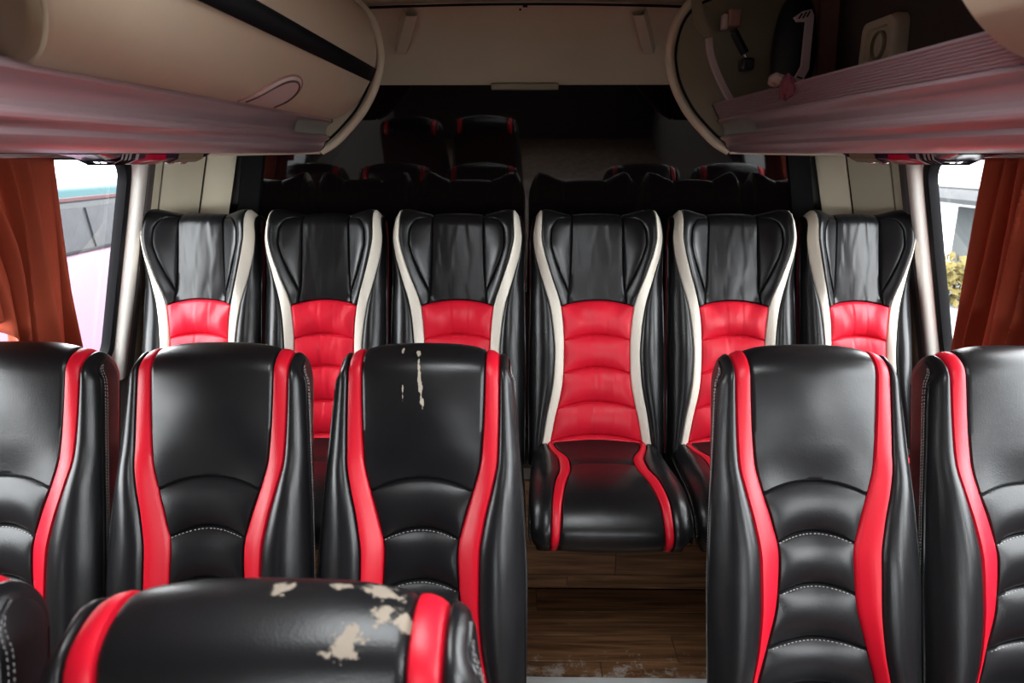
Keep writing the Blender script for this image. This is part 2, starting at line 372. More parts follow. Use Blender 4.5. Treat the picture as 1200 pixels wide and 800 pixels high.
def rrect(y0, y1, z0, z1, r, n=8):
    pts = []
    for (cy, cz, a0) in ((y1 - r, z1 - r, 0), (y0 + r, z1 - r, pi / 2), (y0 + r, z0 + r, pi), (y1 - r, z0 + r, 3 * pi / 2)):
        for k in range(n + 1):
            a = a0 + pi / 2 * k / n; pts.append((cy + r * cos(a), cz + r * sin(a)))
    return pts
def sq(y0, y1, z0, z1, n=8):
    pts = []
    for (cy, cz, d) in ((y1, z1, 0), (y0, z1, 1), (y0, z0, 2), (y1, z0, 3)):
        for k in range(n + 1): pts.append((cy, cz))
    return pts
SEG = [(0.57, 2.14), (-1.01, 0.57), (-2.60, -1.01)]
wn = 0
for s, side in ((-1, 'left'), (1, 'right')):
    wall = bpy.data.objects.new('wall_' + side, None); C.objects.link(wall); wall['kind'] = 'structure'
    P3 = lambda y, z, d=0.0: (s * (WX(z) + d), y, z)
    # lower and upper panels
    q = MB()
    q.grid([[P3(-2.7, z, d), P3(2.56, z, d)] for z, d in ((0.62, 0), (0.80, 0), (0.80, .06), (0.62, .06))] )
    q.grid([[(s * 1.37, -2.7, -.02), (s * 1.37, 2.56, -.02)], [(s * 1.37, -2.7, .62), (s * 1.37, 2.56, .62)]])
    q.build('lower_panel', M['wallboard'], wall)
    q = MB()
    q.grid([[P3(-2.7, z), P3(2.56, z)] for z in (1.54, 1.7, 1.95)])
    q.build('upper_panel', M['cream'], wall)
    q = MB()
    q.grid([[P3(2.14, 0.8), P3(2.56, 0.8)], [P3(2.14, 1.54), P3(2.56, 1.54)]])
    q.build('rear_panel', M['corner'], wall)
    for (a0, a1), (w0, w1) in zip(SEG, WIN):
        if (w0, w1) not in SIDEWIN[s]:
            q = MB(); q.grid([[P3(a0, z), P3(a1, z)] for z in (.80, 1.2, 1.54)]); q.build('blank_panel', M['darkbrown'], wall)  # unseen blank wall in a window bay, put in to block light
            continue
        wn += 1
        q = MB(); o_ = sq(a0, a1, 0.80, 1.54); i_ = rrect(w0, w1, *WZ, .075)
        q.grid([[P3(y, z) for y, z in o_], [P3(y, z) for y, z in i_], [P3(y, z, .025) for y, z in i_]], True)
        q.build('window_surround', M['gasket'], wall)
        win = bpy.data.objects.new('window_%d' % wn, None); C.objects.link(win); win['kind'] = 'structure'
        lo = rrect(w0 + .004, w1 - .004, WZ[0] + .004, WZ[1] - .004, .072)
        q = MB(); q.grid([[P3(y, z, d) for y, z in rrect(w0 - e, w1 + e, WZ[0] - e, WZ[1] + e, .075 + e)] for e, d in ((.022, -.002), (.022, -.008), (.010, -.010), (-.004, -.006), (-.008, .008), (-.008, .02))], True)
        q.build('rubber_gasket', M['gasket'], win)
        q = MB(); q.v = [P3(y, z, .018) for y, z in lo]; q.f = [tuple(range(len(lo)))]
        q.build('pane', M['glass'], win, smooth=False)
    # rounded bright pillar cover behind the rear side window
    pl = bpy.data.objects.new('trim_%d' % (2 if s < 0 else 3), None); C.objects.link(pl); pl['kind'] = 'structure'
    rows = []
    for i in range(13):
        z = lerp(0.80, 1.545, i / 12); row = []
        flare = 0.03 * sstep(1.38, 1.55, z)
        for k in range(13):
            u = k / 12; yy = lerp(2.090 - flare * .3, 2.140, u); d = -0.038 * sqrt(max(0, 1 - (2 * u - 1) ** 2)) ** .8
            row.append(P3(yy, z, d - .002))
        rows.append(row)
    q = MB(); q.grid(rows); q.build('pillar_cover', M['pillar'], pl)
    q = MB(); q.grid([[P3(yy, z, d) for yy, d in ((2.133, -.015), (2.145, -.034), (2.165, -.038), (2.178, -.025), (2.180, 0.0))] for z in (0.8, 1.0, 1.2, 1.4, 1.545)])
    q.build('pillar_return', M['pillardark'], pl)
    # rear corner panels, three strips with recessed joints
    cn = bpy.data.objects.new('trim_%d' % (4 if s < 0 else 5), None); C.objects.link(cn); cn['kind'] = 'structure'
    base = [(1.172, 2.172), (1.156, 2.262), (1.128, 2.345), (1.085, 2.405), (1.040, 2.445), (1.005, 2.468)]
    lz = lambda x, z: x + 0.25 * (1.42 - z)
    for (i0, i1) in ((0, 1), (1, 3), (3, 5)):
        (xa, ya), (xb, yb) = base[i0], base[i1]
        dx, dy = xb - xa, yb - ya; L = sqrt(dx * dx + dy * dy); nx, ny = dy / L, -dx / L
        g = .003 / L
        rows = []
        for z in (0.85, 1.0, 1.2, 1.4, 1.6, 1.75):
            row = []
            for u, dp in ((g, -.012), (g, -.002), (g * 2.5, 0.0), (.5, .004), (1 - g * 2.5, 0), (1 - g, -.002), (1 - g, -.012)):
                row.append((s * (lz(lerp(xa, xb, u) - abs(nx) * dp, z)), lerp(ya, yb, u) - abs(ny) * dp, z))
            rows.append(row)
        q = MB(); q.grid(rows); q.build('corner_panel', M['corner'], cn)
    q = MB(); q.grid([[(s * (lz(x, z) + .012), y_ + .008, z) for x, y_ in base] for z in (.85, 1.75)]); q.build('backing', M['gasket'], cn)

# rear wall, rear window (filmed dark, its top leaning in), rear panel above it
rw = struct(MB().box(-1.40, 1.40, 2.56, 2.62, -0.1, 2.0).build('wall_rear', M['wallboard']))
GT = R(9.0)
def G3(x, z, d=0.0):       # a point of the rear glass plane
    return (x, 2.505 - (z - 1.2) * math.tan(GT) - d, z)
wr = bpy.data.objects.new('window_4', None); C.objects.link(wr); wr['kind'] = 'structure'
gx = lambda z: 0.945 + 0.25 * (1.313 - z)
q = MB(); q.add([G3(-gx(.95), .95), G3(gx(.95), .95), G3(gx(1.73), 1.73), G3(-gx(1.73), 1.73)], [(0, 1, 2, 3)])
q.build('pane', M['tint'], wr, smooth=False)
for s in (-1, 1):
    q = MB(); q.grid([[G3(s * (gx(z) + e), z, d) for e, d in ((-.012, .001), (-.008, .012), (.02, .016), (.062, .014), (.070, .0))] for z in (.95, 1.2, 1.45, 1.73)])
    q.build('rubber_gasket', M['gasket'], wr)
q = MB(); q.grid([[(x, 2.53, .5), (x, 2.50, .97), (x, 2.53, 1.0)] for x in (-1.2, 1.2)]); struct(q.build('trim_6', M['darkbrown']))
# rear header panel
hp = bpy.data.objects.new('trim_7', None); C.objects.link(hp); hp['kind'] = 'structure'
prof = [(2.035, 1.893), (2.06, 1.889), (2.10, 1.885), (2.20, 1.845), (2.295, 1.806), (2.31, 1.797), (2.35, 1.772), (2.405, 1.735), (2.425, 1.716), (2.44, 1.708), (2.47, 1.712)]
def hx(x, y):               # the middle of the panel stands proud of its sides
    e = 1 - sstep(0.305 + (y - 2.1) * .38, 0.335 + (y - 2.1) * .38, abs(x))
    return 0.020 * (e - 1) * (1 - sstep(2.28, 2.33, y)) * sstep(2.05, 2.09, y)
xs = [-1.0 + 2.0 * k / 100 for k in range(101)]
q = MB(); q.grid([[(x, y_, z_ - 0.010 * (x / .48) ** 2 * (1 - sstep(2.05, 2.3, y_)) - hx(x, y_)) for x in xs] for y_, z_ in prof])
q.build('header_panel', M['ceiling'], hp)
for s in (-1, 1):
    q = MB(); q.grid([[(s * (lerp(.318, .385, u) + e), lerp(2.10, 2.30, u), lerp(1.878, 1.803, u) - d) for e, d in ((-.022, -.002), (-.018, .008), (.012, .008), (.018, -.016))] for u in [k / 8 for k in range(9)]])
    q.build('raised_rib', M['creamrim'], hp)
MB().box(-.108, .112, 2.405, 2.44, 1.702, 1.722).build('lamp_housing', M['olive'], hp, bevel=.003)
q = MB(); q.tube([(.48 * k / 20, 2.045, 1.889 - .010 * (k / 20) ** 2) for k in range(-20, 21)], .0035, 6); q.build('dark_seam', M['gasket'], hp)
MB().tube([(-.005, 2.052, 1.885), (.008, 2.052, 1.885)], .003, 6).build('fixing_screw', M['gasket'], hp)
MB().tube([(-.012, 2.08, 1.884), (-.012, 2.082, 1.880)], .003, 6).build('fixing_screw', M['gasket'], hp)
# ceiling
hx0, hx1, hy0, hy1 = ADDED_HATCH
cz = lambda x, y_: 1.915 - .02 * (abs(x) / 1.08) ** 2 - (.016 if y_ > 2.03 else 0)
cl = bpy.data.objects.new('ceiling', None); C.objects.link(cl); cl['kind'] = 'structure'
for (xa, xb, ys_) in ((-1.08, 1.08, (-2.7, hy0)), (-1.08, hx0, (hy0, hy1)), (hx1, 1.08, (hy0, hy1)), (-1.08, 1.08, (hy1, 1.0, 1.9, 2.02, 2.04, 2.6))):
    q = MB(); q.grid([[(lerp(xa, xb, k / 24), y_, cz(lerp(xa, xb, k / 24), y_)) for k in range(25)] for y_ in ys_]); q.build('headliner', M['ceiling'], cl)
rf = bpy.data.objects.new('trim_8', None); C.objects.link(rf); rf['kind'] = 'structure'
for (xa, xb, ya, yb) in ((-1.2, 1.2, -2.7, hy0), (-1.2, hx0, hy0, hy1), (hx1, 1.2, hy0, hy1), (-1.2, 1.2, hy1, 2.62)):
    MB().box(xa, xb, ya, yb, 1.96, 2.0).build('roof_skin', M['wallboard'], rf, smooth=False)
hw = bpy.data.objects.new('window_5', None); C.objects.link(hw); hw['kind'] = 'structure'  # out-of-view hatch, added as a source of overhead daylight
ring = [(hx0, hy0), (hx1, hy0), (hx1, hy1), (hx0, hy1)]
q = MB(); q.grid([[(x, y_, z) for x, y_ in ring] for z in (1.905, 2.0)], True); q.build('added_hatch_frame', M['greyplastic'], hw, smooth=False)
q = MB(); q.add([(x, y_, 1.985) for x, y_ in ring], [(0, 1, 2, 3)]); q.build('pane', M['glass'], hw, smooth=False)
# unseen front bulkhead, its windscreen opening narrowed to limit the light
fw = bpy.data.objects.new('wall_front', None); C.objects.link(fw); fw['kind'] = 'structure'
DX0, DX1, DZ0, DZ1 = FRONT_OPENING
for bx in ((-1.45, 1.45, -.1, DZ0), (-1.45, 1.45, DZ1, 2.0), (-1.45, DX0, DZ0, DZ1), (DX1, 1.45, DZ0, DZ1)):
    MB().box(bx[0], bx[1], -2.72, -2.66, bx[2], bx[3]).build('bulkhead_panel', M['darkbrown'], fw)
w8 = bpy.data.objects.new('window_6', None); C.objects.link(w8); w8['kind'] = 'structure'
q = MB(); q.add([(DX0, -2.69, DZ0), (DX1, -2.69, DZ0), (DX1, -2.69, DZ1), (DX0, -2.69, DZ1)], [(0, 1, 2, 3)]); q.build('pane', M['glass'], w8, smooth=False)

# ------------------------------------------------------------------ seats
def stitch(mb, pts, step=0.0075, ln=0.0046, r=0.0009, lift=None):
    pts = [Vector(p) for p in pts]; acc = 0
    for a, c in zip(pts, pts[1:]):
        d = (c - a); L = d.length
        if L < 1e-6: continue
        d /= L; up = Vector((0, -1, .2)); sd = d.cross(up).normalized() * r; nn = sd.cross(d).normalized() * r
        p = -acc
        while p + ln < L + ln * .5:
            if p >= 0:
                A = a + d * p; B = a + d * (p + ln); Mi = (A + B) / 2
                mb.add([A - sd, A + sd, B + sd, B - sd, Mi + nn * 1.3 - sd * .5, Mi + nn * 1.3 + sd * .5, Mi - nn * 1.3],
                       [(0, 1, 5, 4), (2, 3, 4, 5), (0, 4, 3), (1, 2, 5), (0, 6, 1), (1, 6, 2), (2, 6, 3), (3, 6, 0)])
            p += step
        acc = step - (p - L) if p > L else 0
        acc = max(0, min(acc, step)) % step

class Back:
    """a seat backrest: straight front, rounded top, flat back; tables give the seam lines at each height h"""
    def __init__(s, o, rec, H, T, rh, tb, wing=None):
        s.o, s.rec, s.H, s.T, s.rh = o, rec, H, T, rh
        s.t = {k: table(v) for k, v in tb.items()}; s.wing = wing
        s.L1 = H - rh; s.LA = pi * (rh + T / 2) / 2; s.top = s.L1 + s.LA / 2; s.end = s.L1 + s.LA
    def path(s, q):
        if q <= s.L1: return 0.0, q, -1.0, 0.0
        if q <= s.end:
            th = (q - s.L1) / s.LA * pi
            return s.T / 2 - s.T / 2 * cos(th), s.L1 + s.rh * sin(th), -cos(th), sin(th)
        return s.T, s.L1 - (q - s.end), 1.0, 0.0
    def hh(s, q): return min(q, s.H) if q <= s.top else s.H
    def prot(s, x, q):
        h = s.hh(q); x = abs(x); t = s.t
        kn = [(0, t['p0'](h))]
        if s.wing: kn.append((t['wp'](h), t['p0'](h)))
        a, b_, c = t['a'](h), t['b'](h), t['c'](h)
        kn += [(a, t['pa'](h)), (b_, t['pb'](h)), (lerp(b_, c, .5), t['pm'](h)), (c, t['pc'](h))]
        if x > b_:                     # the bolster is one smooth arc
            u = min(1, (x - b_) / (c - b_)); pb, pm, pc = t['pb'](h), t['pm'](h), t['pc'](h)
            return pb * (1 - u) * (1 - 2 * u) + pm * 4 * u * (1 - u) + pc * u * (2 * u - 1)
        for (x0, p0), (x1, p1) in zip(kn, kn[1:]):
            if x <= x1 + 1e-9:
                u = 0 if x1 - x0 < 1e-6 else (x - x0) / (x1 - x0)
                return lerp(p0, p1, u * u * (1.6 - .6 * u) if x0 == 0 else u * u * (3 - 2 * u) * .55 + u * .45)
        return kn[-1][1]
    def pt(s, x, q, extra=0.0):
        y, h, ny, nh = s.path(q)
        p = s.prot(x, q)
        fr = max(0.0, -ny) if ny < 0 else 0.0
        p = p * fr + extra
        c = s.t['c'](s.hh(q))
        y += ny * p; h += nh * p
        h -= s.t['drop'](0) * (min(1.0, abs(x) / c)) ** 4 * sstep(s.H - .16, s.H - .01, h if q < s.top else s.H)
        y0 = s.o[1] + h * sin(s.rec) + y * cos(s.rec)
        z0 = s.o[2] + h * cos(s.rec) - y * sin(s.rec)
        return (x, y0, z0)
    def panel(s, fl, fr, q0, q1, nq, nx, puff, gx=.004, gq=.004, qpuff=True, qedges=(1, 1), ucl=4):
        rows = []
        for i in range(nq + 1):
            row = []
            for j in range(nx + 1):
                u, v = j / nx, i / nq
                # cluster samples at the seams so the rolled edge is crisp
                uu = lerp(u, sstep(0, 1, u), .5); vv = lerp(v, sstep(0, 1, v), .5)
                hm = lerp(q0(0), q1(0), vv)
                x = lerp(fl(s.hh(hm)), fr(s.hh(hm)), uu)
                q = lerp(q0(x), q1(x), vv)
                x = lerp(fl(s.hh(q)), fr(s.hh(q)), uu)
                e = (1 - (2 * uu - 1) ** 2)
                k = (1 - (2 * vv - 1) ** 2) if qpuff else 1.0
                w = abs(fr(s.hh(q)) - fl(s.hh(q))); hgt = abs(q1(x) - q0(x))
                ex = puff * (e ** .7) * (k ** .75)
                du = min(uu, 1 - uu) * w; ex -= .0045 * max(0, 1 - du / gx) ** 2
                dv = (vv * hgt if qedges[0] else 1), ((1 - vv) * hgt if qedges[1] else 1)
                ex -= .0045 * max(0, 1 - min(dv) / gq) ** 2
                row.append(s.pt(x, q, ex))
            rows.append(row)
        return rows

def make_back(root, B, seams, arch, mats, head0, stripe_m, seg_m, head_m, seat_h0=-0.06, rear=False, puffs=(.007, .019)):
    t = B.t; a = t['a']; b_ = t['b']; c = t['c']; na = lambda h: -a(h)
    cst = lambda v: (lambda x: v)
    def sm(i):
        z = seams[i]; A = arch[i]
        return lambda x: z + A * (1 - min(1, (x / max(.05, a(z))) ** 2))
    bot = cst(seat_h0)
    # lower segments
    names = [sm(i) for i in range(len(seams))]
    edges = [bot] + names
    for i in range(len(edges) - 1):
        q = MB(); q.grid(B.panel(na, a, edges[i], edges[i + 1], 16, 26, puffs[1], qedges=(1, 1)))
        q.build('back_panel', seg_m, root)
    htop = cst(B.end)
    if rear:
        w = t['w']; nw = lambda h: -w(h)
        q = MB(); q.grid(B.panel(nw, w, names[-1], htop, 46, 20, .005, qpuff=False, qedges=(1, 0)))
        q.build('headrest_panel', M['blackfold'], root)
        tq = t['tear']
        for s in (-1, 1):
            tf = lambda h, s=s: s * max(w(h), min(a(h) - .012, tq(h))) if .470 < h < .712 else s * w(h)
            wf = lambda h, s=s: s * w(h); af = lambda h, s=s: s * a(h)
            q = MB(); q.grid(B.panel(wf, tf, cst(.474), cst(.7115), 30, 12, .011, gx=.004, gq=.002, qpuff=True))
            q.build('headrest_pad', M['black'], root)
            q = MB(); q.grid(B.panel(tf, af, names[-1], htop, 60, 12, .004, qpuff=False, qedges=(1, 0)))
            q.build('headrest_wing', M['black'], root)
    else:
        q = MB(); q.grid(B.panel(na, a, names[-1], htop, 44, 30, puffs[0], qpuff=False, qedges=(1, 0)))
        q.build('headrest_panel', head_m, root)
    for s in (-1, 1):
        q = MB(); q.grid(B.panel(lambda h: s * a(h), lambda h: s * b_(h), bot, htop, 70, 8, .0045, qpuff=False, qedges=(0, 0), gx=.003))
        q.build('stripe', stripe_m, root)
        q = MB(); q.grid(B.panel(lambda h: s * b_(h), lambda h: s * c(h), bot, htop, 70, 12, .008, qpuff=False, qedges=(0, 0), gx=.005))
        q.build('bolster', M['black'], root)
        # side panel between the ribbon's front and back edge
        rows = []
        n = 44
        for i in range(n + 1):
            u = i / n; q0 = lerp(seat_h0, B.top, u)
            if q0 <= B.L1: h = q0; q1 = B.end + (B.L1 - h)
            else: q1 = B.end - (q0 - B.L1)
            f = Vector(B.pt(s * c(B.hh(q0)), q0)); k = Vector(B.pt(s * c(B.hh(q1)) , q1)); row = []
            wd = (k - f).length
            for j in range(11):
                v = j / 10; p = f.lerp(k, v)
                p.x += s * (.003 * min(1, wd / .08)) * (1 - (2 * v - 1) ** 2) ** .6 - s * .002 * (1 if j in (0, 10) else 0)
                row.append(tuple(p))
            rows.append(row)
        q = MB(); q.grid(rows); q.build('side_panel', M['black'] if not rear else M['black'], root)
        # twin stitched seam near the front edge of the side panel
        st = MB()
        for off in (1, 2):
            stitch(st, [Vector(r[off]) + Vector((s * .0008, -.0004, 0)) for r in rows[2:-1]], step=.0062, ln=.0042, r=.0008)
        stuff(st.build('side_stitching', M['thread'] if not rear else M['redthread'], root, smooth=False))
        pp = MB(); pp.tube([Vector(r[0]) + Vector((s * .001, 0, 0)) for r in rows], .0028, 6); pp.build('piping', M['black'], root)
    # stitching under each cross seam
    st = MB()
    for i in range(len(seams) - 1):
        z = names[i]; ah = a(seams[i]) - .004
        stitch(st, [B.pt(x, z(x) - .0045, puffs[1] * .30 * (1 - abs(x / ah) ** 4)) for x in [lerp(-ah, ah, k / 24) for k in range(25)]], r=.0008, ln=.004)
    stuff(st.build('seam_stitching', M['thread'] if not rear else M['redthread'], root, smooth=False))
    # back shell
    rows = []
    for i in range(21):
        q = lerp(B.end - .002, B.end + B.L1 - seat_h0, i / 20)
        rows.append([B.pt(lerp(-c(B.hh(q)), c(B.hh(q)), j / 12), q, .012 * (1 - (2 * j / 12 - 1) ** 4)) for j in range(13)])
    q = MB(); q.grid(rows); q.build('back_shell', M['maroon'], root)

def make_cushion(root, prof, at, bt, ct, y_split, mats):
    """cushion swept along a side profile of (y, z); at/bt/ct are half widths of the seam lines by profile parameter"""
    pts = []
    P = [Vector((0, y_, z_)) for y_, z_ in prof]
    n = len(P)
    def cr(t):
        t = min(n - 1 - 1e-6, max(0, t)); i = int(t); f = t - i
        p0, p1, p2, p3 = P[max(i - 1, 0)], P[i], P[min(i + 1, n - 1)], P[min(i + 2, n - 1)]
        return .5 * ((2 * p1) + (p2 - p0) * f + (2 * p0 - 5 * p1 + 4 * p2 - p3) * f * f + (3 * p1 - p0 - 3 * p2 + p3) * f ** 3)
    def pt(x, t, ex):
        p = cr(t); d = cr(t + .02) - cr(t - .02); nrm = Vector((0, d.z, -d.y)).normalized()
        if nrm.z < 0 and t < 1: nrm = -nrm
        q = p + nrm * ex
        edge = max(0, abs(x) / ct(t) - .72) / .28
        q -= nrm * .028 * edge ** 2.5
        return (x, q.y, q.z)
    def panel(fl, fr, t0, t1, nt_, nx, puff, cross=(1, 1)):
        rows = []
        for i in range(nt_ + 1):
            v = i / nt_; t = lerp(t0, t1, v); row = []
            for j in range(nx + 1):
                u = j / nx; u = lerp(u, sstep(0, 1, u), .5); x = lerp(fl(t), fr(t), u)
                w = abs(fr(t) - fl(t)); ex = puff * (1 - (2 * u - 1) ** 2) ** .6 - .005 * max(0, 1 - min(u, 1 - u) * w / .004) ** 2
                dv = min((v if cross[0] else 1), (1 - v if cross[1] else 1)) * (t1 - t0)
                ex -= .006 * max(0, 1 - dv / .12) ** 2
                row.append(pt(x, t, ex))
            rows.append(row)
        return rows
    T = n - 1
    q = MB(); q.grid(panel(lambda t: -at(t), at, 0, y_split, 14, 24, .006, (0, 1))); q.build('cushion_rear_panel', M['black'], root)
    q = MB(); q.grid(panel(lambda t: -at(t), at, y_split, T, 36, 24, .007, (1, 0))); q.build('cushion_front_panel', M['black'], root)
    for s in (-1, 1):
        q = MB(); q.grid(panel(lambda t: s * at(t), lambda t: s * bt(t), 0, T, 50, 8, .004, (0, 0))); q.build('cushion_stripe', M['red'], root)
        q = MB(); q.grid(panel(lambda t: s * bt(t), lambda t: s * ct(t), 0, T, 50, 12, .007, (0, 0))); q.build('cushion_bolster', M['black'], root)
        edge = [Vector(pt(s * ct(T * k / 40), T * k / 40, -.004)) for k in range(41)]
        zb = min(p.z for p in edge)
        rows = [[tuple(p), (p.x + s * .004, p.y, lerp(p.z, zb, .4)), (p.x, p.y, zb - .001)] for p in edge]
        q = MB(); q.grid(rows); q.build('cushion_side', M['black'], root)
        st = MB(); stitch(st, [p + Vector((s * .002, 0, -.004)) for p in edge]); stuff(st.build('cushion_stitching', M['thread'], root, smooth=False))
        q = MB(); q.tube(edge, .003, 6); q.build('cushion_piping', M['black'], root)

# --- the plain black seat with red stripes (both front rows)
PB = Back((0, 0, .42), R(15), .722, .115, .052, dict(
    a=[(-.06, .135), (.04, .120), (.13, .098), (.21, .080), (.30, .075), (.375, .090), (.43, .107), (.49, .121), (.60, .127), (.72, .129)],
    b=[(-.06, .150), (.04, .139), (.13, .124), (.21, .119), (.30, .120), (.375, .131), (.43, .144), (.49, .155), (.60, .157), (.72, .157)],
    c=[(-.06, .211), (.04, .214), (.22, .2155), (.375, .209), (.50, .199), (.60, .192), (.68, .187), (.722, .178)],
    p0=[(-.06, .0), (.2, .004), (.44, -.006), (.53, .006), (.61, .012), (.68, .008), (.72, 0)],
    pa=[(-.06, .018), (.1, .022), (.25, .020), (.42, .010), (.52, .003), (.66, .0), (.72, -.002)],
    pb=[(-.06, .040), (.1, .047), (.25, .044), (.42, .026), (.52, .006), (.66, -.004), (.72, -.006)],
    pm=[(-.06, .044), (.1, .050), (.25, .046), (.42, .026), (.52, .002), (.66, -.010), (.72, -.012)],
    pc=[(-.06, .004), (.1, .006), (.25, .002), (.42, -.010), (.52, -.020), (.66, -.030), (.72, -.030)],
    drop=[(0, .030), (1, .030)]))
PLAIN_CUSH = [(.05, .445), (-.08, .442), (-.22, .452), (-.34, .456), (-.44, .438), (-.492, .392), (-.497, .345), (-.462, .312)]
cuA = table([(0, .150), (1.0, .125), (1.8, .092), (2.3, .092), (3.2, .112), (4.2, .126), (7, .136)])
cuB = table([(0, .160), (1.0, .145), (1.8, .122), (2.3, .122), (3.2, .140), (4.2, .150), (7, .155)])
cuC = table([(0, .188), (1.5, .197), (3, .204), (5, .206), (7, .202)])

def make_plain():
    r = thing('passenger_seat', 'x', 'seat')
    make_back(r, PB, [.022, .115, .226, .330, .427], [.020, .020, .018, .019, .024], None, 0, M['red'], M['black'], M['black'])
    make_cushion(r, PLAIN_CUSH, cuA, cuB, cuC, 2.0, None)
    q = MB(); q.box(-.19, .19, -.45, .06, .300, .335); q.build('seat_pan', M['blackplastic'], r, bevel=.008)
    for s in (-1, 1):
        q = MB(); q.tube([(s * .15, .06, .0), (s * .15, .02, .31)], .018, 10); q.build('leg', M['darksteel'], r)
        q = MB(); q.tube([(s * .15, -.38, .0), (s * .15, -.34, .31)], .018, 10); q.build('leg', M['darksteel'], r)
        MB().box(s * .15 - .03, s * .15 + .03, -.42, .10, 0, .012).build('floor_rail', M['darksteel'], r, bevel=.002)
    return r

# --- the rear bench seat: red centre, off-white stripes, winged headrest
RB = Back((0, 0, .62), R(13), .722, .105, .040, dict(
    wp=[(-.06, .015), (.36, .015), (.42, .05), (.48, .082), (.6, .080), (.72, .078)],
    w=[(-.06, .09), (.43, .090), (.5, .084), (.6, .080), (.72, .078)],
    tear=[(.474, .0855), (.50, .098), (.54, .116), (.59, .134), (.63, .143), (.665, .141), (.69, .128), (.706, .104), (.712, .080)],
    a=[(-.06, .155), (.03, .137), (.10, .124), (.15, .112), (.21, .103), (.29, .100), (.36, .102), (.43, .110), (.53, .142), (.60, .163), (.65, .171), (.72, .168)],
    b=[(-.06, .178), (.03, .163), (.10, .152), (.15, .142), (.21, .133), (.29, .129), (.36, .134), (.43, .144), (.53, .172), (.60, .190), (.65, .195), (.72, .187)],
    c=[(-.06, .206), (.2, .208), (.4, .205), (.53, .203), (.63, .204), (.722, .196)],
    p0=[(-.06, 0), (.2, .006), (.42, .002), (.55, 0), (.72, 0)],
    pa=[(-.06, .020), (.15, .026), (.30, .022), (.43, .022), (.53, .045), (.62, .058), (.72, .050)],
    pb=[(-.06, .032), (.15, .040), (.30, .034), (.43, .024), (.53, .018), (.62, .022), (.72, .018)],
    pm=[(-.06, .032), (.15, .040), (.30, .034), (.43, .016), (.53, .002), (.62, .002), (.72, .000)],
    pc=[(-.06, .0), (.15, .004), (.30, -.002), (.43, -.012), (.53, -.02), (.72, -.02)],
    drop=[(0, .012), (1, .012)]), wing=True)
REAR_CUSH = [(.06, .640), (-.06, .636), (-.18, .644), (-.30, .652), (-.395, .634), (-.445, .590), (-.452, .548), (-.420, .510)]
def make_rear():
    r = thing('bench_seat', 'x', 'seat')
    make_back(r, RB, [.036 - .022, .116, .226, .330, .434], [.020, .022, .020, .016, .018], None, 0, M['white'], M['redfold'], None, rear=True)
    make_cushion(r, REAR_CUSH, cuA, cuB, cuC, 2.05, None)
    q = MB(); q.box(-.19, .19, -.41, .14, .497, .520); q.build('seat_pan', M['blackplastic'], r, bevel=.008)
    for s in (-1, 1):
        q = MB(); q.tube([(s * .15, .172, .44), (s * .15, .10, .50)], .014, 8); q.build('bracket', M['darksteel'], r)
    return r

def dup(root, name=None):
    n = root.copy(); C.objects.link(n)
    for ch in list(root.children):
        k = ch.copy(); C.objects.link(k); k.parent = n
        for g in ch.children:
            d = g.copy(); C.objects.link(d); d.parent = k
    return n

plain = make_plain()
rear = make_rear()
def override(root, part, m):
    for ch in root.children:
        if ch.name.split('.')[0] == part:
            ch.data = ch.data.copy(); ch.data.materials[0] = m

rear_seats = [(-1.008, .385, 'leftmost red-centred rear bench seat beside the left window pillar'),
              (-.618, .395, 'second red-centred rear bench seat counted from the left wall'),
              (-.204, .432, 'third rear bench seat from the left, left of the bench middle, behind the scratched seat'),
              (.228, .430, 'rear bench seat facing the aisle, red back and black cushion in full view'),
              (.646, .408, 'second rear bench seat from the right wall, half behind the seat right of the aisle'),
              (1.028, .352, 'rightmost red-centred rear bench seat beside the right window pillar')]
for i, (x, w, lab) in enumerate(rear_seats):
    o = rear if i == 0 else dup(rear)
    o.location = (x, 2.02, 0); o.scale = (w / .424, 1, 1)
    tag(o, lab, 'seat', 'red, white and black rear bench seats')
plain_seats = [(-1.080, 1.19, 'black red-striped seat cut off by the left photo edge, under the orange curtain'),
               (-.645, 1.19, 'unscratched black red-striped seat between the scratched seat and the left window seat'),
               (-.206, 1.19, 'black red-striped seat left of the aisle with pale vertical scratch on headrest'),
               (.594, 1.19, 'black red-striped seat right of the aisle, whole back in view'),
               (1.030, 1.19, 'black red-striped seat at far right, under the right orange curtain'),
               (-.236, .328, 'nearest black red-striped seat with peeling bare patches on its headrest'),
               (-.684, .355, 'near seat of which only a red-striped shoulder shows in the bottom left corner')]
seats = []
for i, (x, y_, lab) in enumerate(plain_seats):
    o = plain if i == 0 else dup(plain)
    o.location = (x, y_, 0)
    tag(o, lab, 'seat', 'black seats with red stripes')
    seats.append(o)
seats[5].scale = (1.06, 1, 1)
override(seats[2], 'headrest_panel', leather('scratched_black_leather', BLACK, 0.285, wear=[
    ((-.009, .190, 1.100), (.0045, .02, .006)), ((-.0075, .172, 1.086), (.0022, .02, .020)), ((-.006, .162, 1.066), (.0024, .02, .026)), ((-.004, .155, 1.046), (.0026, .02, .024)), ((-.001, .15, 1.026), (.0034, .02, .022)), ((.002, .146, 1.008), (.0026, .02, .016)),
    ((-.043, .198, 1.104), (.0028, .02, .006)), ((-.039, .155, 1.03), (.0016, .02, .016))], wearcol=(.36, .32, .26)))
WEARF = [((.078, .182, 1.089), (.015, .016, .013)), ((.080, .19, 1.097), (.007, .02, .010)), ((.106, .212, 1.100), (.015, .018, .010)), ((.124, .203, 1.094), (.012, .014, .014)), ((.016, .232, 1.110), (.011, .012, .007)), ((.098, .239, 1.103), (.022, .013, .007)), ((.062, .24, 1.108), (.010, .008, .006))]
for k in (5, 6): override(seats[k], 'side_stitching', M['darkthread'])
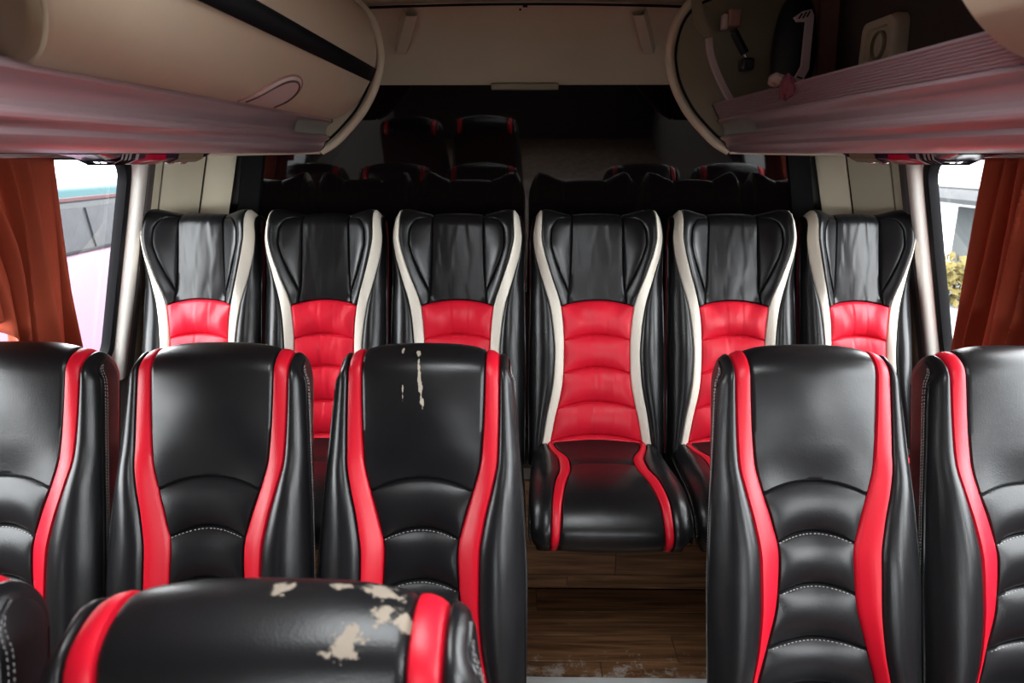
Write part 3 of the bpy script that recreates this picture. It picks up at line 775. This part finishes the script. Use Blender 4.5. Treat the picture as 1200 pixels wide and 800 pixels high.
override(seats[5], 'headrest_panel', leather('peeling_black_leather', BLACK, 0.29, wear=WEARF, wearcol=(.20, .165, .13)))

# ------------------------------------------------------------------ overhead racks
DC = [(.575, 1.508), (.53, 1.535), (.467, 1.596), (.432, 1.645), (.410, 1.690), (.398, 1.735), (.395, 1.765), (.400, 1.805), (.412, 1.845), (.436, 1.880), (.465, 1.900), (.500, 1.914)]
def smooth2(pts, n=5):
    out = []
    for i in range(len(pts) - 1):
        p0, p1, p2, p3 = pts[max(i - 1, 0)], pts[i], pts[i + 1], pts[min(i + 2, len(pts) - 1)]
        for k in range(n):
            f = k / n
            out.append(tuple(.5 * ((2 * p1[j]) + (p2[j] - p0[j]) * f + (2 * p0[j] - 5 * p1[j] + 4 * p2[j] - p3[j]) * f * f + (3 * p1[j] - p0[j] - 3 * p2[j] + p3[j]) * f ** 3) for j in (0, 1)))
    return out + [pts[-1]]
DCS = smooth2(DC)
DOOR = smooth2([(.534, 1.592), (.500, 1.606), (.466, 1.632), (.436, 1.668), (.413, 1.708), (.402, 1.745), (.400, 1.780), (.405, 1.815), (.418, 1.850), (.440, 1.878), (.470, 1.898), (.505, 1.910)])
YR = 2.030; YE = 2.052
def rack(s, lab):
    r = thing('luggage_rack', lab, 'luggage rack', (0, 0, 0), 'overhead luggage racks')
    X = lambda x, z, y: (s * x, y, z)
    # end plate, rim and dark joint
    poly = DCS + [(.95, 1.905), (1.10, 1.70), (1.13, 1.505)]
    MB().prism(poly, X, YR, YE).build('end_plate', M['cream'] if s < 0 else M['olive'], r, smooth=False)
    rim = [(s * x, YR + .006, z) for x, z in DCS]
    q = MB(); q.tube(rim, .0125, 10); q.build('edge_trim', M['creamrim'], r)
    off = []
    for i in range(len(DCS)):
        a, c = DCS[max(i - 1, 0)], DCS[min(i + 1, len(DCS) - 1)]
        dx, dz = c[0] - a[0], c[1] - a[1]; L = sqrt(dx * dx + dz * dz)
        off.append((s * (DCS[i][0] + dz / L * .015), YR - .0005, DCS[i][1] - dx / L * .015))
    q = MB(); q.tube(off, .0035, 6); q.build('dark_joint', M['gasket'], r)
    # aluminium rail: fluted lip, two convex bands and a ridge
    pr = []
    flute = 9
    x0, z0, x1, z1 = .512, 1.629, .533, 1.592
    for k in range(flute):
        for f, d in ((.12, 0), (.45, 0), (.6, .0022), (.85, .0022)):
            u = (k + f) / flute
            pr.append((lerp(x0, x1, u) + d, lerp(z0, z1, u)))
    pr += [(.531, 1.590), (.530, 1.586), (.534, 1.582), (.543, 1.577), (.550, 1.568), (.553, 1.557), (.551, 1.550), (.543, 1.547), (.540, 1.543), (.542, 1.538), (.551, 1.534), (.556, 1.528), (.557, 1.521), (.563, 1.513), (.574, 1.506), (.60, 1.502), (.66, 1.501)]
    if s < 0: pr = [(.560, 1.600), (.534, 1.597)] + pr[36:]
    body = pr + [(.66, 1.515), (.58, 1.522), (.556, 1.590), (.54, 1.612), (.522, 1.634)][(0 if s > 0 else 0):(5 if s > 0 else 3)]
    q = MB(); q.prism(body, X, -2.6, YR - .028); q.build('rail', M['rail'], r, angle=28)
    q = MB(); q.prism([(x - .0006, z) for x, z in body], X, YR - .028, YR - .020); q.build('rail_end_joint', M['gasket'], r)
    q = MB(); ec = [p for p in body if p[1] < 1.592 and p[0] < .6]
    q = MB(); q.grid([[(s * (x - .003), y_, z) for x, z in pr if 1.549 < z < 1.584] for y_ in (YR - .30, YR - .029)]); q.build('rail_end_cap', M['endcap'], r)
    # shelf, underside, back wall
    MB().prism([(.53, 1.604), (.83, 1.585), (.83, 1.570), (.545, 1.588)] if s > 0 else [(.56, 1.60), (.83, 1.585), (.83, 1.570), (.56, 1.585)], X, -2.6, YR - .001).build('shelf', M['darkbrown'], r, smooth=False)
    MB().prism([(.64, 1.5025), (1.13, 1.502), (1.13, 1.514), (.64, 1.515)], X, -2.6, YR - .001).build('underside', M['cream'], r, smooth=False)
    MB().prism([(.83, 1.58), (.86, 1.58), (.84, 1.905), (.815, 1.905)], X, -2.6, YR - .001).build('back_wall', M['darkbrown'], r, smooth=False)
    q = MB(); q.tube([(s * .58, YR + .014, 1.504), (s * .80, YR + .012, 1.4995), (s * 1.12, YR + .012, 1.4995)], .005, 6); q.build('lower_trim', M['creamrim'], r)
    def door(y0, y1, m, slant=0.0):
        q = MB(); n = len(DOOR); ys = [y0, y0 + .004] + [lerp(y0, y1, k / 6) for k in range(1, 6)] + [y1 - .004, y1]
        rows = []
        for y_ in ys:
            e = .004 if y_ in (y0, y1) else 0
            k_ = slant * (y1 - y_) / (y1 - y0)      # the near edge of the door is cut at a slant
            rows.append([(s * (x + e), y_ - k_ * min(1, max(0, (z - 1.59) / .11)), z) for x, z in DOOR] + [(s * (x + .012), y_ - k_ * min(1, max(0, (z - 1.59) / .11)), z) for x, z in DOOR[::-1]])
        q.grid(rows, True); k = 2 * n
        q.f.append(tuple(range(k))); q.f.append(tuple(range(len(q.v) - k, len(q.v))))
        return q.build('door', m, r, angle=35)
    if s < 0:
        d = door(.80, YR - .012, M['cream'], .16)
        sp = [(x - .0016, z) for x, z in DOOR if 1.690 < z < 1.735]
        sp = [(.4215, 1.690), (.412, 1.7095), (.4060, 1.7235)]
        q = MB(); q.grid([[(s * (x - .0022), y_, z) for x, z in sp] for y_ in (.805, 1.95, YR - .016)]); q.build('black_strip', M['blacktape'], d, solid=.003)
        # finger pull: a half-round raised dish resting on the lower door edge
        def on(y_, z):
            x = None
            for (xa, za), (xb, zb) in zip(DOOR, DOOR[1:]):
                if za <= z <= zb: x = lerp(xa, xb, (z - za) / (zb - za) if zb > za else 0)
            return x if x else .534
        yc0, yc1 = 1.345, 1.535
        def dish(scale, lift, name, m, lev):
            rows = []
            for i in range(9):
                row = []
                for k in range(25):
                    th = pi * k / 24; rr = i / 8 * scale
                    y_ = (yc0 + yc1) / 2 + (yc1 - yc0) / 2 * rr * cos(th) + .02 * rr * sin(th); z = 1.5935 + .055 * rr * sin(th) ** .8
                    row.append((s * (on(y_, z) - lev(i / 8) - lift), y_, z))
                rows.append(row)
            q = MB(); q.grid(rows); return q.build(name, m, d)
        h = dish(1.0, .001, 'finger_pull', M['pinkrib'], lambda e: .007 * (1 - max(0, (e - .86) / .14) ** 2))
        q = MB(); q.tube([(s * (on(0, 1.5935 + .055 * .8 * sin(pi * k / 24) ** .8) - .009), (yc0 + yc1) / 2 + .076 * cos(pi * k / 24) + .016 * sin(pi * k / 24), 1.5935 + .055 * .8 * sin(pi * k / 24) ** .8) for k in range(25)], .0022, 6); q.build('pull_groove', M['darkbrown'], d)
        q = MB(); q.tube([(s * (on(0, 1.5935 + .055 * sin(pi * k / 24) ** .8) - .0015), (yc0 + yc1) / 2 + .096 * cos(pi * k / 24) + .02 * sin(pi * k / 24), 1.5935 + .055 * sin(pi * k / 24) ** .8) for k in range(25)], .0022, 6); q.build('pull_edge', M['brownpost'], d)
        # divider post between this bin and the open one nearer the camera
        ye = lambda z: .80 - .16 * min(1, max(0, (z - 1.59) / .11))
        q = MB(); q.grid([[(s * (x + e), ye(z) - d, z) for e, d in ((.06, .0), (.010, .0), (.006, .006), (.006, .022), (.010, .026), (.06, .026))] for x, z in DOOR]); q.build('divider', M['olive'], r)  # olive paints in the shade of the door edge
    else:
        door(-1.2, .790, M['cream'])
        MB().prism([(x + .012, z) for x, z in DOOR] + [(.83, 1.90), (.83, 1.60)], X, .68, .74).build('divider', M['olive'], r, smooth=False)
        MB().prism([(.785, 1.60), (.83, 1.60), (.83, 1.905), (.765, 1.905)], X, YR - .05, YR - .002).build('corner_post', M['brownpost'], r, smooth=False)
        # curved rib on the end plate
        rp = smooth2([(.497, 1.800), (.503, 1.765), (.520, 1.722), (.548, 1.672), (.575, 1.632)], 6)
        rows = []
        for i, (x, z) in enumerate(rp):
            a, c = rp[max(i - 1, 0)], rp[min(i + 1, len(rp) - 1)]; dx, dz = c[0] - a[0], c[1] - a[1]; L = sqrt(dx * dx + dz * dz)
            rows.append([(x + dz / L * e, YR - d, z - dx / L * e) for e, d in ((-.010, 0), (-.007, .010), (.007, .010), (.010, 0))])
        q = MB(); q.grid(rows); q.build('plate_rib', M['pinkrib'], r)
        # goose-neck hinge arm, its clip, gas strut and foot
        hp_ = smooth2([(.446, 1.912), (.450, 1.875), (.459, 1.835), (.480, 1.806), (.512, 1.797), (.545, 1.803), (.560, 1.815)], 6)
        q = MB(); q.grid([[(x + dx_, YR - .03 + dy_, z + dz_) for dx_, dy_, dz_ in ((-.012, .0, 0), (-.008, -.02, -.004), (.010, -.02, .008), (.013, 0, .010), (0, .012, .003))] for x, z in hp_], True)
        q.build('hinge_arm', M['olive'], r)
        MB().box(.528, .562, YR - .07, YR - .03, 1.820, 1.862).build('hinge_clip', M['brownpost'], r, bevel=.006)
        MB().box(.515, .528, YR - .065, YR - .035, 1.812, 1.850).build('hinge_bolt', M['pinkrib'], r, bevel=.004)
        q = MB(); q.tube([(.548, YR - .045, 1.812), (.585, YR - .04, 1.757)], .011, 10); st = q.build('gas_strut', M['blackplastic'], r)
        q = MB(); q.tube([(.572, YR - .042, 1.777), (.592, YR - .04, 1.742)], .0045, 8); q.build('strut_rod', M['steel'], st)
        MB().box(.578, .610, YR - .05, YR - .001, 1.715, 1.746).build('strut_foot', M['darksteel'], r, bevel=.006)
    return r
rackL = rack(-1, 'overhead rack along the left side, closed cream door with black strip and pull')
rackR = rack(1, 'overhead rack along the right side, open above its fluted mauve rail')

# things in the open right rack
def power_outlet():
    o = thing('power_outlet', 'cream square wall socket on the dark back wall of the right rack', 'socket', (.812, 1.700, 1.736))
    pts = rrect(-.078, .078, -.058, .058, .022)
    q = MB(); q.grid([[(d, y_ * k, z * k) for y_, z in pts] for k, d in ((1, .012), (1, -.012), (.93, -.022), (.66, -.022), (.62, -.012), (.01, -.012))], True); q.build('frame', M['cream'], o)
    q = MB(); q.grid([[(d, .031 * k * cos(2 * pi * i / 28), .031 * k * sin(2 * pi * i / 28)) for i in range(28)] for k, d in ((1.0, -.010), (1.0, -.019), (.88, -.020), (.86, -.006), (.01, -.006))], True); q.build('socket_insert', M['olive'], o)
    for s in (-1, 1):
        MB().tube([(-.004, s * .010, 0), (-.0075, s * .010, 0)], .003, 8).build('pin_hole', M['gasket'], o)
    return o
power_outlet()
def round_case():
    o = thing('rounded_case', 'black upright rounded case with pale grab handle standing in right rack', 'case', (.700, 1.955, 1.597))
    rows = []
    for i in range(25):
        v = i / 24; z = .30 * v; k = sqrt(max(.002, 1 - (2 * v - 1) ** 2)) ** .75
        rows.append([(.056 * k * cos(2 * pi * j / 32), .045 * k * sin(2 * pi * j / 32), z) for j in range(32)])
    q = MB(); q.grid(rows, True); q.f.append(tuple(range(32))); q.f.append(tuple(range(24 * 32, 25 * 32)))
    q.build('body', M['blackplastic'], o)
    q = MB(); q.tube([(.050 * cos(pi + pi * k / 16 * 2) , 0, .15 + .148 * sin(pi + pi * k / 8)) for k in range(17)], .004, 6); q.build('seam_ridge', M['gasket'], o)
    # handle: flat grip with ribbed ends
    gp = [(-.022, .228), (.004, .236), (.014, .222), (.014, .120), (.006, .100), (-.028, .055), (-.010, .052), (.008, .075), (.026, .102), (.028, .222), (.020, .246), (.002, .252)]
    gp = [(-.024, .232), (-.004, .246), (.016, .250), (.024, .236), (.025, .110), (.014, .086), (-.004, .050), (-.032, .052), (-.004, .098), (.006, .118), (.006, .222), (-.016, .222)]
    q = MB(); q.prism(gp, lambda a, c, d: (a - .002, d, c), -.058, -.046); h = q.build('grab_handle', M['grill'], o, smooth=False)
    for (xa, za, xb, zb) in ((-.016, .070, .000, .066), (-.010, .081, .006, .077), (-.004, .092, .010, .088), (-.014, .228, -.006, .240), (-.004, .229, .004, .243), (.006, .232, .012, .245)):
        MB().tube([(xa - .002, -.0585, za), (xb - .002, -.0585, zb)], .0022, 5).build('grip_slot', M['gasket'], h)
    return o
round_case()
def rag():
    o = thing('cloth_rag', 'crumpled faded red rag hanging over the fluted edge of right rack', 'rag', (.506, 1.43, 1.628))
    rg = random.Random(3)
    def lump(cx, cy, cz, rx, ry, rz, name, m):
        rows = []
        for i in range(13):
            th = pi * i / 12; row = []
            for j in range(18):
                ph = 2 * pi * j / 18; k = 1 + .16 * sin(3 * ph + 2 * th) + .10 * sin(5 * ph - 3 * th) + rg.uniform(-.05, .05)
                row.append((cx + rx * k * sin(th) * cos(ph), cy + ry * k * sin(th) * sin(ph), cz + rz * k * cos(th)))
            rows.append(row)
        q = MB(); q.grid(rows, True); return q.build(name, m, o, sub=1)
    lump(0, 0, -.004, .014, .022, .022, 'red_bundle', M['ragred'])
    lump(-.012, .030, .012, .016, .022, .012, 'pale_fold', M['ragwhite'])
    return o
rag()

# ------------------------------------------------------------------ service panels under the racks
def service_panel(s, lab):
    o = thing('service_panel', lab, 'reading light panel', (s * .93, 1.73, 1.5015), 'service panels under the racks')
    X = lambda x, y, z: (s * x, y, z)
    # long tapered housing
    sec = [(-.055, 0), (-.050, -.012), (-.03, -.021), (.03, -.021), (.050, -.012), (.055, 0)]
    rows = [[X(x, y_, z * k) for x, z in sec] for y_, k in ((-.24, .15), (-.18, .8), (-.1, 1), (.16, 1), (.24, .8), (.27, .2))]
    q = MB(); q.grid(rows); hs = q.build('housing', M['purplelens'], o)
    q = MB(); q.grid([[X(x, y_, z * 1.03 - .0015) for x, z in sec] for y_ in (-.175, -.13)]); q.build('grey_vent', M['greyplastic'], o)
    for k in range(3):
        q = MB(); q.tube([X(x, -.165 + k * .016, z * 1.06 - .002) for x, z in sec], .0022, 5); q.build('vent_slat', M['gasket'], o)
    q = MB(); q.grid([[X(x, y_, z * 1.03 - .002) for x, z in sec] for y_ in (-.118, -.105)]); q.build('pale_band', M['greyplastic'], o)
    q = MB(); q.grid([[X(x * (1 - .1 * abs(2 * u - 1) ** 4), lerp(-.098, .045, u), z * 1.10 - .003 * (1 - (2 * u - 1) ** 4)) for x, z in sec] for u in [k / 10 for k in range(11)]]); q.build('red_lens', M['redlens'], o)
    q = MB(); q.grid([[X(x, y_, z * 1.03 - .0015) for x, z in sec] for y_ in (.085, .225)]); q.build('lamp_plate', M['olive'], o)
    for k in range(2):
        rows = []
        for i in range(7):
            th = pi / 2 * i / 6
            rows.append([X(-.02 + .012 * cos(th) * cos(2 * pi * j / 14), .10 + k * .07 + .012 * cos(th) * sin(2 * pi * j / 14), -.022 - .006 * sin(th)) for j in range(14)])
        q = MB(); q.grid(rows, True); q.build('reading_lamp', M['steel'], o)
    return o
service_panel(-1, 'dark service panel with red lens under the left rack')
service_panel(1, 'dark service panel with red lens under the right rack')

# ------------------------------------------------------------------ curtains
def curtain(s, edge_top, edge_bot, y_near, lab, seed):
    rg = random.Random(seed)
    ph = [rg.uniform(0, 6.28) for _ in range(4)]
    rows = []; nz, ny = 40, int(440 * (edge_bot - y_near))
    for i in range(nz + 1):
        v = i / nz; ye = lerp(edge_top, edge_bot, v) ; row = []
        for j in range(ny + 1):
            u = j / ny; y_ = lerp(y_near, ye, u); z = lerp(1.490, lerp(1.135, 0.93, sstep(1.50, 1.62, y_)), v)
            w_ = (y_ - ye) / .34; d = .026 * sin(40 * w_ + ph[0] + .5 * v) + .008 * sin(71 * w_ + ph[1] - v) + .010 * sin(17 * w_ + ph[2] + 3 * v)
            row.append((s * (WX(max(z, .80)) - .062 + d * (.6 + .4 * v)), y_ + .008 * sin(30 * w_ + ph[3]), z))
        rows.append(row)
    q = MB(); q.grid(rows); o = thing('curtain', lab, 'curtain', (0, 0, 0), 'orange window curtains')
    q.build('cloth', M['curtain'], o, solid=.002)
    q = MB(); q.tube([(s * (WX(1.49) - .062), y_near - .02, 1.4955), (s * (WX(1.49) - .062), 2.03, 1.4955)], .005, 6); q.build('curtain_rail', M['greyplastic'], o)
    return o
curtain(-1, 1.665, 1.84, 0.62, 'rust-orange gathered curtain at the left side window', 4)
curtain(1, 1.720, 1.945, 1.52, 'rust-orange gathered curtain at the right side window', 9)

# ------------------------------------------------------------------ outside
gz = -1.0
struct(MB().box(-60, 60, -40, 80, gz - .1, gz).build('ground', M['asphalt']))
def minibus():
    o = thing('parked_minibus', 'pink and white minibus with teal roof parked outside the left window', 'minibus', (-5.0, 7.0, gz))
    L0, L1 = -4.2, 2.6
    q = MB(); q.prism([(-.95, .35), (.95, .35), (1.0, 1.0), (.97, 1.62), (-.97, 1.62), (-1.0, 1.0)], lambda a, c, d: (a, d, c), L0, L1); q.build('body', M['pinkpaint'], o, bevel=.05, angle=30)
    q = MB(); q.prism([(-.97, 1.62), (.97, 1.62), (.90, 2.10), (-.90, 2.10)], lambda a, c, d: (a, d, c), L0 + .02, L1 - .15); q.build('cabin', M['whitepaint'], o, bevel=.04)
    q = MB(); q.prism([(-.88, 2.09), (.88, 2.09), (.80, 2.19), (-.80, 2.19)], lambda a, c, d: (a, d, c), L0 + .1, L1 - .5); q.build('roof', M['tealpaint'], o, bevel=.03)
    q = MB(); q.prism([(.89, 2.085), (.915, 2.085), (.915, 2.115), (.86, 2.115)], lambda a, c, d: (a, d, c), L0 + .1, L1 - .7); q.build('gutter_stripe', M['salmon'], o)
    y_ = L0 + .15
    while y_ < L1 - .5:
        q = MB(); q.add([(.985, y_, 1.66), (.985, y_ + 1.1, 1.66), (.935, y_ + 1.1, 2.02), (.935, y_, 2.02), (.965, y_, 1.66), (.965, y_ + 1.1, 1.66), (.915, y_ + 1.1, 2.02), (.915, y_, 2.02)],
                        [(0, 1, 2, 3), (4, 7, 6, 5), (0, 4, 5, 1), (1, 5, 6, 2), (2, 6, 7, 3), (3, 7, 4, 0)])
        q.build('side_window', M['vehicleglass'], o, smooth=False); y_ += 1.18
    for yy in (L0 + 1.0, L1 - 1.1):
        for s in (-1, 1):
            q = MB(); q.tube([(s * .78, yy, .36), (s * .98, yy, .36)], .36, 24); q.build('wheel', M['tyre'], o)
    return o
minibus()
def tree(x, y_, h, r, lab, m, seed):
    o = thing('tree', lab, 'tree', (x, y_, gz)); rg = random.Random(seed)
    MB().tube([(0, 0, 0), (.05, 0, h * .3), (0, .05, h * .6)], [.16, .13, .08], 8).build('trunk', M['bark'], o)
    q = MB()
    for k in range(1600):
        a = rg.uniform(0, 6.28); zz = rg.uniform(-1, 1); rr = r * rg.uniform(.5, 1) ; c = Vector((cos(a) * sqrt(1 - zz * zz) * rr, sin(a) * sqrt(1 - zz * zz) * rr, h * .68 + zz * rr * .75))
        d1 = Vector((rg.uniform(-1, 1), rg.uniform(-1, 1), rg.uniform(-1, 1))).normalized() * .09; d2 = d1.orthogonal().normalized() * .06
        q.add([c - d1, c + d2, c + d1, c - d2], [(0, 1, 2, 3)])
    stuff(q.build('foliage', m, o, smooth=False))
    return o
tree(-7.6, 12.0, 1.75, 0.9, 'hazy grey-green tree beyond the minibus outside the left window', M['leaf'], 2)
def house():
    o = thing('white_house', 'white shop building with dark awning outside the right window', 'building', (10.0, 17.0, gz))
    MB().box(-1, 3, -9, 9, 0, 4.4).build('wall', M['render'], o, smooth=False)
    q = MB(); q.prism([(-1.0, 1.86), (-2.1, 1.70), (-2.1, 1.62), (-1.0, 1.72)], lambda a, c, d: (a, d, c), -8.5, 8.5); q.build('awning', M['shade'], o, smooth=False)
    for k in range(5):
        MB().box(-1.05, -.99, -8 + k * 3.3, -5.6 + k * 3.3, .05, 1.45).build('roller_shutter', M['shutter'], o, smooth=False)
    return o
house()
q = MB(); q.tube([(8.2, 6 + k * 1.2, 1.02 - .010 * (k * (16 - k)) / 4 + .03 * k / 16) for k in range(17)], .028, 6)
tag(q.build('power_line', M['cable']), 'dark overhead cable crossing the view through the right window', 'cable')
def bush():
    o = thing('roadside_bush', 'yellow-green bush outside the right window in front of the white building', 'bush', (7.4, 12.2, gz)); rg = random.Random(5)
    q = MB()
    for k in range(500):
        a = rg.uniform(0, 6.28); zz = rg.uniform(0, 1); rr = .75 * rg.uniform(.5, 1)
        c = Vector((cos(a) * sqrt(1 - zz * zz) * rr, sin(a) * sqrt(1 - zz * zz) * rr, zz * rr * 1.1 + .02))
        d1 = Vector((rg.uniform(-1, 1), rg.uniform(-1, 1), rg.uniform(-1, 1))).normalized() * .10; d2 = d1.orthogonal().normalized() * .06
        q.add([c - d1, c + d2, c + d1, c - d2], [(0, 1, 2, 3)])
    stuff(q.build('foliage', M['yellowleaf'], o, smooth=False))
    MB().tube([(0, 0, 0), (0, 0, .5)], .05, 8).build('stem', M['bark'], o)
bush()
